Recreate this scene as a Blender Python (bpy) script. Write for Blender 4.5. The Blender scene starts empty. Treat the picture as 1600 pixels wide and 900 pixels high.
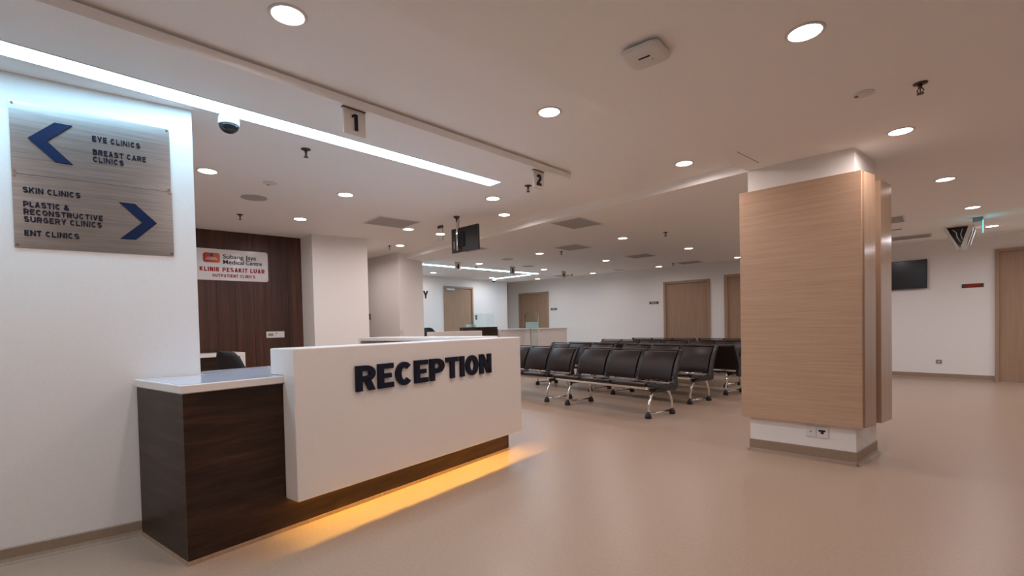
import bpy, bmesh, math, random
from mathutils import Vector, Matrix
random.seed(7)
SC = bpy.context.scene
COL = SC.collection
PI = math.pi
R = math.radians

# ------------------------------------------------------------------ camera, world, exposure
CAM_H = 1.2
cam_d = bpy.data.cameras.new('camera')
cam = bpy.data.objects.new('camera', cam_d)
COL.objects.link(cam)
cam_d.sensor_width = 36.0
cam_d.lens = 753.03 * 36.0 / 1600.0
cam_d.shift_y = (526.91 - 450.0) / 1600.0
cam_d.clip_start = 0.05
cam_d.clip_end = 100.0


def camera_matrix(pitch, roll, yaw):
    base = Matrix(((1, 0, 0), (0, 0, -1), (0, 1, 0)))
    cp, sp, cr, sr, cy, sy = (math.cos(pitch), math.sin(pitch), math.cos(roll), math.sin(roll), math.cos(yaw), math.sin(yaw))
    rx = Matrix(((1, 0, 0), (0, cp, -sp), (0, sp, cp)))
    rz = Matrix(((cr, -sr, 0), (sr, cr, 0), (0, 0, 1)))
    w = Matrix(((cy, -sy, 0), (sy, cy, 0), (0, 0, 1)))
    m = w @ (rz @ rx @ base).transposed()
    m = m @ Matrix(((1, 0, 0), (0, -1, 0), (0, 0, -1)))
    return Matrix.Translation((0, 0, CAM_H)) @ m.to_4x4()


cam.matrix_world = camera_matrix(0.0219, -0.0218, 0.7658)
SC.camera = cam
SC.view_settings.view_transform = 'Standard'
SC.view_settings.look = 'None'
SC.view_settings.gamma = 1.0
SC.view_settings.use_curve_mapping = False
SC.view_settings.exposure = 1.37
SC.cycles.diffuse_bounces = 8
SC.cycles.max_bounces = 12
world = bpy.data.worlds.new('World')
SC.world = world
world.use_nodes = True
world.node_tree.nodes['Background'].inputs['Color'].default_value = (0.0, 0.0, 0.0, 1)
world.node_tree.nodes['Background'].inputs['Strength'].default_value = 0.0

LAMP_W = 3.0            # watts of one downlight
LAMP = 7.0              # radiance of a downlight's diffuser as seen
LAMP_COL = (1.0, 0.86, 0.83)
COOL_COL = (0.93, 0.92, 1.0)
LAMP_SPREAD = R(172)
STRIP = 5.4            # radiance of the ceiling light strips
STRIP_COL = (0.46, 0.83, 1.12)
GLOW = 38.0             # radiance of the amber strip under the counter
GLOW_COL = (1.0, 0.58, 0.11)


# ------------------------------------------------------------------ materials
def lin(c):
    return tuple((x / 12.92 if x <= 0.04045 else ((x + 0.055) / 1.055) ** 2.4) for x in (v / 255.0 for v in c))


def new_mat(name, col, rough=0.5, metal=0.0, spec=0.5):
    m = bpy.data.materials.new(name)
    m.use_nodes = True
    b = m.node_tree.nodes['Principled BSDF']
    b.inputs['Base Color'].default_value = (*col, 1)
    b.inputs['Roughness'].default_value = rough
    b.inputs['Metallic'].default_value = metal
    b.inputs['Specular IOR Level'].default_value = spec
    return m


def coords(m, scale, rot=(0, 0, 0)):
    nt = m.node_tree
    tc = nt.nodes.new('ShaderNodeTexCoord')
    mp = nt.nodes.new('ShaderNodeMapping')
    mp.inputs['Scale'].default_value = scale
    mp.inputs['Rotation'].default_value = rot
    nt.links.new(tc.outputs['Object'], mp.inputs['Vector'])
    return mp.outputs['Vector']


def noise_ramp(m, vec, stops, scale=1.0, detail=6.0, rough=0.6, dist=0.0, bump=0.0):
    nt = m.node_tree
    b = nt.nodes['Principled BSDF']
    n = nt.nodes.new('ShaderNodeTexNoise')
    n.inputs['Scale'].default_value = scale
    n.inputs['Detail'].default_value = detail
    n.inputs['Roughness'].default_value = rough
    n.inputs['Distortion'].default_value = dist
    nt.links.new(vec, n.inputs['Vector'])
    r = nt.nodes.new('ShaderNodeValToRGB')
    els = r.color_ramp.elements
    while len(els) < len(stops):
        els.new(0.5)
    for e, (p, c) in zip(els, stops):
        e.position = p
        e.color = (*c, 1)
    nt.links.new(n.outputs['Fac'], r.inputs['Fac'])
    nt.links.new(r.outputs['Color'], b.inputs['Base Color'])
    if bump:
        bp = nt.nodes.new('ShaderNodeBump')
        bp.inputs['Strength'].default_value = bump
        bp.inputs['Distance'].default_value = 0.002
        nt.links.new(n.outputs['Fac'], bp.inputs['Height'])
        nt.links.new(bp.outputs['Normal'], b.inputs['Normal'])
    return n, r


def emit_mat(name, col, strength):
    m = bpy.data.materials.new(name)
    m.use_nodes = True
    nt = m.node_tree
    nt.nodes.clear()
    e = nt.nodes.new('ShaderNodeEmission')
    e.inputs['Color'].default_value = (*col, 1)
    e.inputs['Strength'].default_value = strength
    o = nt.nodes.new('ShaderNodeOutputMaterial')
    nt.links.new(e.outputs[0], o.inputs['Surface'])
    return m


M = {}
M['wall'] = new_mat('wall_paint', (0.82, 0.80, 0.775), 0.55, spec=0.3)
noise_ramp(M['wall'], coords(M['wall'], (1, 1, 1)), [(0.3, (0.805, 0.785, 0.76)), (0.7, (0.835, 0.815, 0.79))], 90, 3, 0.5, 0, 0.015)
M['ceil'] = new_mat('ceiling_paint', (0.74, 0.715, 0.68), 0.8, spec=0.2)
noise_ramp(M['ceil'], coords(M['ceil'], (1, 1, 1)), [(0.3, (0.885, 0.87, 0.855)), (0.7, (0.905, 0.89, 0.875))], 60, 3)
M['floor'] = new_mat('floor_vinyl', (0.5, 0.4, 0.31), 0.34, spec=0.45)
noise_ramp(M['floor'], coords(M['floor'], (1, 1, 1)), [(0.3, (0.36, 0.263, 0.194)), (0.5, (0.395, 0.29, 0.216)), (0.72, (0.432, 0.322, 0.242))], 55, 6, 0.75)
M['skirt'] = new_mat('skirting_vinyl', (0.30, 0.215, 0.15), 0.45)
noise_ramp(M['skirt'], coords(M['skirt'], (1, 1, 1)), [(0.3, (0.27, 0.19, 0.13)), (0.7, (0.33, 0.24, 0.17))], 70, 5, 0.7)
M['solid'] = new_mat('white_solid_surface', (0.80, 0.765, 0.735), 0.28, spec=0.5)
noise_ramp(M['solid'], coords(M['solid'], (1, 1, 1)), [(0.4, (0.79, 0.757, 0.727)), (0.6, (0.81, 0.773, 0.743))], 120, 2)
M['top_reflection'] = new_mat('blue_grey_reflection_tint', (0.42, 0.47, 0.56), 0.12, spec=0.6)  # blue-grey reflection put into the counter top's base colour
noise_ramp(M['top_reflection'], coords(M['top_reflection'], (1, 1, 1)), [(0.35, (0.50, 0.55, 0.64)), (0.65, (0.54, 0.59, 0.68))], 60, 4)
# walnut laminate, grain along local X (desk) or Z (wall)
M['walnut'] = new_mat('walnut_laminate', (0.05, 0.025, 0.015), 0.42, spec=0.32)
noise_ramp(M['walnut'], coords(M['walnut'], (0.9, 0.9, 9.0)), [(0.28, (0.011, 0.0045, 0.0028)), (0.5, (0.031, 0.0135, 0.0075)), (0.74, (0.074, 0.034, 0.018))], 1.9, 9, 0.66, 0.7)
M['walnut_wall'] = new_mat('walnut_wall_laminate', (0.05, 0.025, 0.015), 0.4, spec=0.4)


def plank_wall(m):
    nt = m.node_tree
    n, r = noise_ramp(m, coords(m, (14.0, 14.0, 0.7)), [(0.25, (0.038, 0.014, 0.009)), (0.5, (0.068, 0.026, 0.016)), (0.78, (0.115, 0.048, 0.029))], 1.6, 7, 0.6, 0.4)
    b = nt.nodes['Principled BSDF']
    tc = nt.nodes.new('ShaderNodeTexCoord')
    sp = nt.nodes.new('ShaderNodeSeparateXYZ')
    nt.links.new(tc.outputs['Object'], sp.inputs['Vector'])
    ml = nt.nodes.new('ShaderNodeMath'); ml.operation = 'MULTIPLY'; ml.inputs[1].default_value = 4.6
    nt.links.new(sp.outputs['X'], ml.inputs[0])
    fl = nt.nodes.new('ShaderNodeMath'); fl.operation = 'FLOOR'
    nt.links.new(ml.outputs[0], fl.inputs[0])
    wn = nt.nodes.new('ShaderNodeTexWhiteNoise'); wn.noise_dimensions = '1D'
    nt.links.new(fl.outputs[0], wn.inputs['W'])
    mr = nt.nodes.new('ShaderNodeMapRange')
    mr.inputs['To Min'].default_value = 0.7
    mr.inputs['To Max'].default_value = 1.25
    nt.links.new(wn.outputs['Value'], mr.inputs['Value'])
    mx = nt.nodes.new('ShaderNodeMix'); mx.data_type = 'RGBA'; mx.blend_type = 'MULTIPLY'
    mx.inputs['Factor'].default_value = 1.0
    nt.links.new(r.outputs['Color'], mx.inputs[6])
    nt.links.new(mr.outputs['Result'], mx.inputs[7])
    nt.links.new(mx.outputs[2], b.inputs['Base Color'])


plank_wall(M['walnut_wall'])
M['oak'] = new_mat('oak_laminate', (0.4, 0.26, 0.16), 0.36, spec=0.45)
noise_ramp(M['oak'], coords(M['oak'], (1.5, 1.5, 70.0)), [(0.25, (0.42, 0.277, 0.18)), (0.5, (0.49, 0.328, 0.22)), (0.75, (0.555, 0.38, 0.26))], 1.5, 6, 0.6, 0.15)
M['oak_edge'] = new_mat('oak_edge_laminate', (0.42, 0.27, 0.18), 0.14, spec=0.8)
noise_ramp(M['oak_edge'], coords(M['oak_edge'], (30.0, 30.0, 0.6)), [(0.25, (0.34, 0.225, 0.145)), (0.75, (0.46, 0.31, 0.21))], 1.5, 6, 0.6)
M['door'] = new_mat('oak_door_veneer', (0.36, 0.235, 0.155), 0.45, spec=0.35)
noise_ramp(M['door'], coords(M['door'], (16.0, 16.0, 1.0)), [(0.25, (0.31, 0.20, 0.13)), (0.75, (0.40, 0.265, 0.175))], 1.3, 6, 0.6, 0.2)
M['frame'] = new_mat('oak_door_frame', (0.36, 0.235, 0.16), 0.4, spec=0.4)
noise_ramp(M['frame'], coords(M['frame'], (20.0, 20.0, 1.0)), [(0.25, (0.33, 0.215, 0.145)), (0.75, (0.39, 0.26, 0.18))], 1.3, 6)
M['steel'] = new_mat('brushed_steel', (0.5, 0.49, 0.48), 0.30, 1.0)
noise_ramp(M['steel'], coords(M['steel'], (2.0, 2.0, 60.0)), [(0.25, (0.33, 0.31, 0.295)), (0.75, (0.56, 0.535, 0.515))], 1.4, 7, 0.65, 0.1, 0.08)
M['steel_pale'] = new_mat('pale_brushed_steel', (0.66, 0.61, 0.56), 0.5, 0.55)
noise_ramp(M['steel_pale'], coords(M['steel_pale'], (40.0, 40.0, 2.0)), [(0.25, (0.58, 0.53, 0.48)), (0.75, (0.72, 0.67, 0.62))], 1.4, 6, 0.6)
M['chrome'] = new_mat('chrome', (0.82, 0.81, 0.79), 0.09, 1.0)
M['navy'] = new_mat('navy_acrylic', (0.005, 0.008, 0.024), 0.4, spec=0.25)
M['navy_print'] = new_mat('navy_print', (0.004, 0.013, 0.050), 0.5, spec=0.2)
M['ink'] = new_mat('dark_ink', (0.012, 0.012, 0.02), 0.4)
M['leather'] = new_mat('dark_brown_leather', (0.022, 0.012, 0.012), 0.40, spec=0.33)
noise_ramp(M['leather'], coords(M['leather'], (1, 1, 1)), [(0.3, (0.013, 0.0072, 0.0075)), (0.7, (0.022, 0.012, 0.0125))], 260, 3, 0.5, 0, 0.15)
M['black'] = new_mat('black_plastic', (0.010, 0.010, 0.011), 0.35)
M['rubber'] = new_mat('black_rubber', (0.010, 0.011, 0.016), 0.5)
M['grey'] = new_mat('grey_plastic', (0.25, 0.245, 0.24), 0.5)
M['vent'] = new_mat('vent_grey', (0.44, 0.42, 0.40), 0.55)
M['white'] = new_mat('white_plastic', (0.72, 0.70, 0.69), 0.4)
M['screen'] = new_mat('dark_screen', (0.012, 0.012, 0.014), 0.22)
M['red'] = new_mat('red_lettering', (0.36, 0.006, 0.008), 0.45, spec=.3)
M['signwhite'] = new_mat('white_acrylic', (0.74, 0.73, 0.74), 0.12)
M['dark_metal'] = new_mat('dark_bronze_metal', (0.09, 0.07, 0.06), 0.35, 0.8)
M['fabric'] = new_mat('charcoal_mesh_fabric', (0.014, 0.015, 0.018), 0.7)
M['lamp'] = emit_mat('downlight_diffuser', LAMP_COL, LAMP)
M['strip'] = emit_mat('strip_light_diffuser', STRIP_COL, STRIP)
M['glow'] = emit_mat('amber_led', GLOW_COL, GLOW)
M['exit'] = emit_mat('teal_exit_panel', (0.10, 0.62, 0.72), 0.9)
M['redled'] = emit_mat('red_led_text', (1.0, 0.06, 0.03), 0.07)
M['logo'] = new_mat('logo_print', (0.6, 0.1, 0.05), 0.4)


def logo_mat(m):
    nt = m.node_tree
    tc = nt.nodes.new('ShaderNodeTexCoord')
    sp = nt.nodes.new('ShaderNodeSeparateXYZ')
    nt.links.new(tc.outputs['Generated'], sp.inputs['Vector'])
    r = nt.nodes.new('ShaderNodeValToRGB')
    r.color_ramp.elements[0].color = (0.40, 0.010, 0.014, 1)
    r.color_ramp.elements[1].color = (0.62, 0.14, 0.015, 1)
    nt.links.new(sp.outputs['Y'], r.inputs['Fac'])
    nt.links.new(r.outputs['Color'], nt.nodes['Principled BSDF'].inputs['Base Color'])


logo_mat(M['logo'])


def glass_mat():
    m = new_mat('greenish_glass', (0.86, 0.97, 0.95), 0.02)
    b = m.node_tree.nodes['Principled BSDF']
    b.inputs['Transmission Weight'].default_value = 1.0
    b.inputs['IOR'].default_value = 1.45
    return m


M['glass'] = glass_mat()
M['glass_edge'] = new_mat('frosted_teal_glass', (0.50, 0.78, 0.80), 0.25)


# ------------------------------------------------------------------ mesh helpers
class MB:
    def __init__(self):
        self.bm = bmesh.new()

    def face(self, vs, smooth=False):
        try:
            f = self.bm.faces.new(vs)
            f.smooth = smooth
            return f
        except ValueError:
            return None

    def hexa(self, lo, hi):
        """lo, hi: four points each, same winding"""
        a = [self.bm.verts.new(p) for p in lo]
        b = [self.bm.verts.new(p) for p in hi]
        self.face(a[::-1]); self.face(b)
        for i in range(4):
            j = (i + 1) % 4
            self.face((a[i], a[j], b[j], b[i]))
        return self

    def box(self, x0, x1, y0, y1, z0, z1):
        return self.hexa([(x0, y0, z0), (x1, y0, z0), (x1, y1, z0), (x0, y1, z0)], [(x0, y0, z1), (x1, y0, z1), (x1, y1, z1), (x0, y1, z1)])

    def prism(self, poly, z0, z1):
        """vertical prism over an x,y outline"""
        return self.extrude([(p[0], p[1], z0) for p in poly], (0, 0, z1 - z0))

    def extrude(self, pts, d, smooth=False):
        d = Vector(d)
        a = [self.bm.verts.new(p) for p in pts]
        b = [self.bm.verts.new(Vector(p) + d) for p in pts]
        self.face(a[::-1]); self.face(b)
        n = len(a)
        for i in range(n):
            j = (i + 1) % n
            self.face((a[i], a[j], b[j], b[i]), smooth)
        return self

    def tube(self, pts, r, n=10, caps=True, radii=None):
        pts = [Vector(p) for p in pts]
        rings = []
        up = None
        for i, p in enumerate(pts):
            if i == 0:
                t = pts[1] - p
            elif i == len(pts) - 1:
                t = p - pts[i - 1]
            else:
                t = (pts[i + 1] - p).normalized() + (p - pts[i - 1]).normalized()
            t.normalize()
            if up is None:
                up = Vector((0, 0, 1)) if abs(t.z) < 0.9 else Vector((1, 0, 0))
            s = t.cross(up)
            if s.length < 1e-4:
                s = t.orthogonal()
            s.normalize()
            up = s.cross(t).normalized()
            rr = radii[i] if radii else r
            rings.append([self.bm.verts.new(p + (s * math.cos(2 * PI * k / n) + up * math.sin(2 * PI * k / n)) * rr) for k in range(n)])
        for a, b in zip(rings, rings[1:]):
            for k in range(n):
                self.face((a[k], a[(k + 1) % n], b[(k + 1) % n], b[k]), True)
        if caps:
            self.face(rings[0][::-1]); self.face(rings[-1])
        return self

    def lathe(self, prof, c=(0, 0, 0), n=24, caps=True):
        """prof: (radius, z) list"""
        rings = []
        for r, z in prof:
            rings.append([self.bm.verts.new((c[0] + r * math.cos(2 * PI * k / n), c[1] + r * math.sin(2 * PI * k / n), c[2] + z)) for k in range(n)])
        for a, b in zip(rings, rings[1:]):
            for k in range(n):
                self.face((a[k], a[(k + 1) % n], b[(k + 1) % n], b[k]), True)
        if caps:
            self.face(rings[0][::-1]); self.face(rings[-1])
        return self

    def build(self, name, mat, parent=None, bevel=0.0, seg=2, matrix=None):
        bmesh.ops.recalc_face_normals(self.bm, faces=self.bm.faces[:])
        me = bpy.data.meshes.new(name)
        self.bm.to_mesh(me)
        self.bm.free()
        me.materials.append(M[mat])
        o = bpy.data.objects.new(name, me)
        COL.objects.link(o)
        if parent is not None:
            o.parent = parent
        if matrix is not None:
            o.matrix_world = matrix
        if bevel:
            md = o.modifiers.new('bevel', 'BEVEL')
            md.width = bevel
            md.segments = seg
            md.limit_method = 'ANGLE'
            md.angle_limit = R(35)
        return o


def tag(o, label, cat, group=None):
    o['label'] = label
    o['category'] = cat
    if group:
        o['group'] = group
    return o


def thing(name, loc, label, cat, group=None, rz=0.0):
    o = bpy.data.objects.new(name, None)
    COL.objects.link(o)
    o.empty_display_size = 0.1
    o.location = loc
    o.rotation_euler = (0, 0, rz)
    return tag(o, label, cat, group)


def struct(o):
    o['kind'] = 'structure'
    return o


def dup(root, loc, rz=None, label=None, group=None):
    r = root.copy()
    COL.objects.link(r)
    r.location = loc
    if rz is not None:
        r.rotation_euler = (0, 0, rz)
    if label:
        r['label'] = label
    if group:
        r['group'] = group
    for ch in list(root.children):
        c = ch.copy()
        COL.objects.link(c)
        c.parent = r
        for g in list(ch.children):
            d = g.copy()
            COL.objects.link(d)
            d.parent = c
    return r


# ------------------------------------------------------------------ lettering: capitals made of bars, slants and arcs (height 1)
def glyph(ch, t, w):
    P = []

    def bar(x0, y0, x1, y1):
        P.append([(x0, y0), (x1, y0), (x1, y1), (x0, y1)])

    def slant(x0, y0, x1, y1, k=1.0):
        dx, dy = x1 - x0, y1 - y0
        hw = t * k / 2 * math.hypot(dx, dy) / abs(dy)
        P.append([(x0 - hw, y0), (x0 + hw, y0), (x1 + hw, y1), (x1 - hw, y1)])

    def ring(cx, cy, rx, ry, a0, a1, n=None):
        n = n or max(4, int(abs(a1 - a0) / 12))
        for i in range(n):
            b0, b1 = R(a0 + (a1 - a0) * i / n), R(a0 + (a1 - a0) * (i + 1) / n)
            P.append([(cx + rx * math.cos(b0), cy + ry * math.sin(b0)), (cx + rx * math.cos(b1), cy + ry * math.sin(b1)),
                      (cx + (rx - t) * math.cos(b1), cy + (ry - t) * math.sin(b1)), (cx + (rx - t) * math.cos(b0), cy + (ry - t) * math.sin(b0))])

    def sweep(pts):
        pts = [Vector(p) for p in pts]
        L, Rr = [], []
        for i, p in enumerate(pts):
            a = pts[max(i - 1, 0)]; b = pts[min(i + 1, len(pts) - 1)]
            d = (b - a).normalized()
            nn = Vector((-d.y, d.x)) * t / 2
            L.append(p + nn); Rr.append(p - nn)
        for i in range(len(pts) - 1):
            P.append([tuple(Rr[i]), tuple(Rr[i + 1]), tuple(L[i + 1]), tuple(L[i])])

    def arc(cx, cy, rx, ry, a0, a1, n=12):
        return [(cx + rx * math.cos(R(a0 + (a1 - a0) * i / n)), cy + ry * math.sin(R(a0 + (a1 - a0) * i / n))) for i in range(n + 1)]
    h = t / 2
    if ch == 'I':
        w = t; bar(0, 0, t, 1)
    elif ch == 'E':
        w *= 0.86; bar(0, 0, t, 1); bar(t, 0, w, t * .95); bar(t, 1 - t * .95, w, 1); bar(t, .5 - t * .43, w * .86, .5 + t * .43)
    elif ch == 'F':
        w *= 0.82; bar(0, 0, t, 1); bar(t, 1 - t, w, 1); bar(t, .45 - h, w * .9, .45 + h)
    elif ch == 'L':
        w *= 0.82; bar(0, 0, t, 1); bar(t, 0, w, t)
    elif ch == 'T':
        w *= 0.92; bar(w / 2 - h, 0, w / 2 + h, 1 - t); bar(0, 1 - t, w, 1)
    elif ch == 'H':
        bar(0, 0, t, 1); bar(w - t, 0, w, 1); bar(t, .5 - h, w - t, .5 + h)
    elif ch in 'RPB':
        y0 = {'R': .36, 'P': .33, 'B': .46}[ch]
        ry = (1 - y0) / 2
        rx = min(w * .5, ry * 1.1)
        bar(0, 0, t, 1); bar(t, 1 - t, w - rx, 1); bar(t, y0, w - rx, y0 + t)
        ring(w - rx, y0 + ry, rx, ry, -90, 90)
        if ch == 'R':
            slant(w * .98 - h * 1.1, 0, w * .56, y0 + t * .5, 1.0)
        if ch == 'B':
            y1 = .46 + t
            r2 = y1 / 2
            rb = min(w * .5, r2 * 1.1)
            bar(t, 0, w - rb + .02, t); ring(w - rb + .02, r2, rb, r2, -90, 90)
    elif ch == 'D':
        rx = min(w * .62, .5)
        bar(0, 0, t, 1); bar(t, 1 - t, w - rx, 1); bar(t, 0, w - rx, t); ring(w - rx, .5, rx, .5, -90, 90)
    elif ch in 'CG':
        ring(w / 2, .5, w / 2, .5, 42, 318)
        if ch == 'G':
            bar(w * .55, .5 - h, w, .5 + h * .7); bar(w - t, .17, w, .5)
    elif ch == 'O':
        ring(w / 2, .5, w / 2, .5, 0, 360, 32)
    elif ch == 'U':
        rx = w / 2
        bar(0, .42, t, 1); bar(w - t, .42, w, 1); ring(rx, .42, rx, .42, 180, 360)
    elif ch == 'N':
        bar(0, 0, t, 1); bar(w - t, 0, w, 1); slant(w - t * .60, 0, t * .60, 1, .88)
    elif ch == 'A':
        slant(h * 1.1, 0, w / 2, 1); slant(w - h * 1.1, 0, w / 2, 1); bar(w * .25, .24, w * .75, .24 + t * .85)
    elif ch == 'V':
        slant(w / 2, 0, h * 1.1, 1); slant(w / 2, 0, w - h * 1.1, 1)
    elif ch == 'M':
        w *= 1.15
        bar(0, 0, t, 1); bar(w - t, 0, w, 1); slant(w / 2, .15, t * .6, 1); slant(w / 2, .15, w - t * .6, 1)
    elif ch == 'Y':
        bar(w / 2 - h, 0, w / 2 + h, .45); slant(w / 2, .38, h * 1.15, 1); slant(w / 2, .38, w - h * 1.15, 1)
    elif ch == 'K':
        bar(0, 0, t, 1); slant(t * .9, .36, w - h * 1.3, 1, .95); slant(w - h * 1.2, 0, w * .42, .62, .95)
    elif ch == 'S':
        rx, r1 = w / 2 - h, (.5 - h) / 2
        pts = arc(w / 2, 1 - h - r1, rx * .95, r1, 28, 180, 10) + arc(w / 2, 1 - h - r1, rx * .95, r1, 180, 270, 6)[1:]
        pts += arc(w / 2, h + r1, rx, r1, 90, 0, 6)[1:] + arc(w / 2, h + r1, rx, r1, 0, -152, 10)[1:]
        sweep(pts)
    elif ch == '&':
        sweep([(w * .98, .05), (w * .34, .62)] + arc(w * .44, .77, w * .20, .23 - h, 190, -30, 12) + [(w * .28, .46)] + arc(w * .40, .27, w * .33, .27 - h, 140, 320, 12) + [(w * .92, .48)])
    elif ch == '1':
        w *= .62
        bar(w - t, 0, w, 1); P.append([(0, .74), (w - t, .86), (w - t, 1), (w - t * .8, 1), (0, .74 + t * .75)])
    elif ch == '2':
        rx = w / 2 - h
        sweep(arc(w / 2, .70, rx, .30 - h, 165, -35, 14) + [(h * 1.5, t * .8)]); bar(0, 0, w, t)
    elif ch == '4':
        bar(w * .62, 0, w * .62 + t, 1); bar(0, .22, w, .22 + t); slant(h * 1.2, .30, w * .62 + h * .4, 1, .9)
    elif ch == '5':
        bar(w * .08, .48, w * .08 + t * .9, 1); bar(w * .08, 1 - t, w * .92, 1)
        sweep([(w * .1, .56)] + arc(w / 2, .33, w / 2 - h, .33 - h, 105, -155, 16))
    elif ch == '6':
        ring(w / 2, .32, w / 2, .32, 0, 360, 26); sweep([(h, .34), (w * .22, .72), (w * .62, 1 - h)])
    return P, w


def text_mesh(mb, txt, O, ex, ez, dvec, H, width=None, t=0.2, w=0.72, gap=0.16, space=0.42):
    """letters from O along unit ex, cap height H along ez, extruded by dvec"""
    ex, ez, O, dvec = Vector(ex), Vector(ez), Vector(O), Vector(dvec)
    x, items = 0.0, []
    for ch in txt:
        if ch == ' ':
            x += space
            continue
        P, gw = glyph(ch, t, w)
        items.append((P, x))
        x += gw + gap
    x -= gap
    sx = (width / (x * H)) if width else 1.0
    for P, x0 in items:
        for poly in P:
            mb.extrude([O + ex * ((x0 + px) * H * sx) + ez * (py * H) for px, py in poly], dvec)
    return x * H * sx


# mixed-case lettering from Blender's built-in font
def font_part(name, txt, mat, parent, O, ex, n, size, width, depth=0.002, bold=0.0):
    cu = bpy.data.curves.new(name, 'FONT')
    cu.body = txt
    cu.size = size
    cu.extrude = depth
    cu.offset = bold
    tmp = bpy.data.objects.new('tmp', cu)
    COL.objects.link(tmp)
    dg = bpy.context.evaluated_depsgraph_get()
    me = bpy.data.meshes.new_from_object(tmp.evaluated_get(dg))
    bpy.data.objects.remove(tmp)
    xs = [v.co.x for v in me.vertices]
    k = width / (max(xs) - min(xs))
    ex, n = Vector(ex), Vector(n)
    x0 = min(xs)
    for v in me.vertices:
        p = Vector(O) + ex * ((v.co.x - x0) * k) + Vector((0, 0, 1)) * v.co.y + n * v.co.z
        v.co = p
    me.materials.clear()
    me.materials.append(M[mat])
    me.name = name
    o = bpy.data.objects.new(name, me)
    COL.objects.link(o)
    o.parent = parent
    return o


# ------------------------------------------------------------------ STRUCTURE
FY0, FX0, FX1, FY1 = -3.2, -12.0, 4.1, 13.2
struct(MB().box(FX0, FX1, FY0, FY1, -0.15, 0.0).build('floor', 'floor'))

Z_SOFFIT, Z_LOW, Z_TRAY = 2.61, 2.585, 2.68
ce = MB()
ce.box(FX0, FX1, FY0, FY1, Z_TRAY, 2.95)
soff = [(-2.852, FY0), (-2.832, 1.253), (-2.812, 3.792), (-4.484, 4.078), (-5.916, 4.283), (-8.02, 4.583), (FX0, 5.15), (FX0, FY0)]
ce.prism(soff, Z_SOFFIT, 2.662)
ce.prism([(x - 0.035 if y < 3.85 else x - .02, y - (0.03 if y > 3.7 else 0)) for x, y in soff], 2.655, 2.70)
low = [(-2.27, FY0), (-1.77, 2.0), (-1.507, 4.771), (-2.378, 4.85), (-4.04, 4.985), (-8.07, 5.444), (FX0, 5.9), (FX0, 10.78), (-2.6, 11.45), (-2.6, 11.25), (FX1, 11.15), (FX1, FY0)]
ce.prism(low, Z_LOW, 2.70)
struct(ce.build('ceiling', 'ceil'))


def wall(name, p, q, z0=0.0, z1=2.9, th=0.12, mat='wall', skirt=None, side=1):
    """vertical slab whose visible face runs p>q; th goes to the left of p>q when side=1"""
    p, q = Vector((*p, 0)), Vector((*q, 0))
    d = (q - p).normalized()
    nrm = Vector((-d.y, d.x, 0)) * side
    a = [p, q, q + nrm * th, p + nrm * th]
    o = struct(MB().hexa([(v.x, v.y, z0) for v in a], [(v.x, v.y, z1) for v in a]).build(name, mat))
    if skirt:
        coved(skirt, p, q, -nrm)
    return o


def coved(name, p, q, out, h=0.085):
    """vinyl skirting with a coved foot"""
    p, q, out = Vector(p), Vector(q), Vector(out)
    prof = [(0.0, 0.0), (0.030, 0.0), (0.028, 0.004), (0.014, 0.012), (0.007, 0.028), (0.005, h - .006), (0.0, h)]
    mb = MB()
    pts = [p + out * (x + .0005) + Vector((0, 0, z)) for x, z in prof]
    mb.extrude(pts, q - p)
    return struct(mb.build(name, 'skirt'))


# big wall beside the desk (carries the directory signs)
WD = Vector((0.15586, 0.98778, 0)); WN = Vector((0.98778, -0.15586, 0))
WO = Vector((-3.698, 0.030, 0))
p0 = WO - WD * 3.2
p1 = WO + WD * 0.815
wall('wall_left', p0.xy, p1.xy, z1=2.625, th=0.16, side=1)
coved('baseboard_left', p0, WO + WD * 0.49, WN)
# back of the reception office and side walls out of view
wall('wall_walnut', (-8.05, -3.1), (-7.399, 3.125), z1=2.63, th=0.1, side=1, mat='wall')
# alcove column beside the walnut cladding
struct(MB().prism([(-6.971, 3.086), (-6.79, 3.867), (-7.9, 4.0), (-8.1, 3.086 + .02)], 0, 2.63).build('wall_alcove', 'wall'))
# recess column further back
struct(MB().prism([(-8.02, 5.223), (-8.18, 5.904), (-11.8, 6.0), (-11.8, 5.236)], 0, 2.70).build('wall_recess', 'wall'))
wall('wall_office_end', (-11.8, -3.0), (-11.8, 6.0), th=0.1, side=1)
wall('wall_pharmacy', (-10.30, 5.9), (-10.385, 10.62), th=0.15, side=1, z1=2.62)
FA, FB = Vector((-11.336, 11.619, 0)), Vector((-2.75, 12.220, 0))
wall('wall_far', FA.xy, FB.xy, th=0.15, side=1, z1=2.9, skirt='baseboard_far')
wall('wall_corner', (-10.385, 10.62), (-11.45, 11.72), th=.10, side=1)
wall('wall_return', (-2.75, 12.15), (-2.75, 13.0), th=0.12, side=1)
RA, RB = Vector((-2.75, 12.784, 0)), Vector((4.0, 11.979, 0))
RD = (RB - RA).normalized(); RN = Vector((RD.y, -RD.x, 0))
wall('wall_right', RA.xy, RB.xy, th=0.15, side=1)
coved('baseboard_right', RA, RA + RD * 3.025, RN, 0.11)
wall('wall_side', (4.0, 12.3), (4.0, -3.1), th=0.1, side=1)
wall('wall_back', (4.0, -3.1), (-4.3, -3.1), th=0.1, side=1)
wall('wall_office_back', (-4.2, -3.1), (-11.8, -3.1), th=0.1, side=1)

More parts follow.
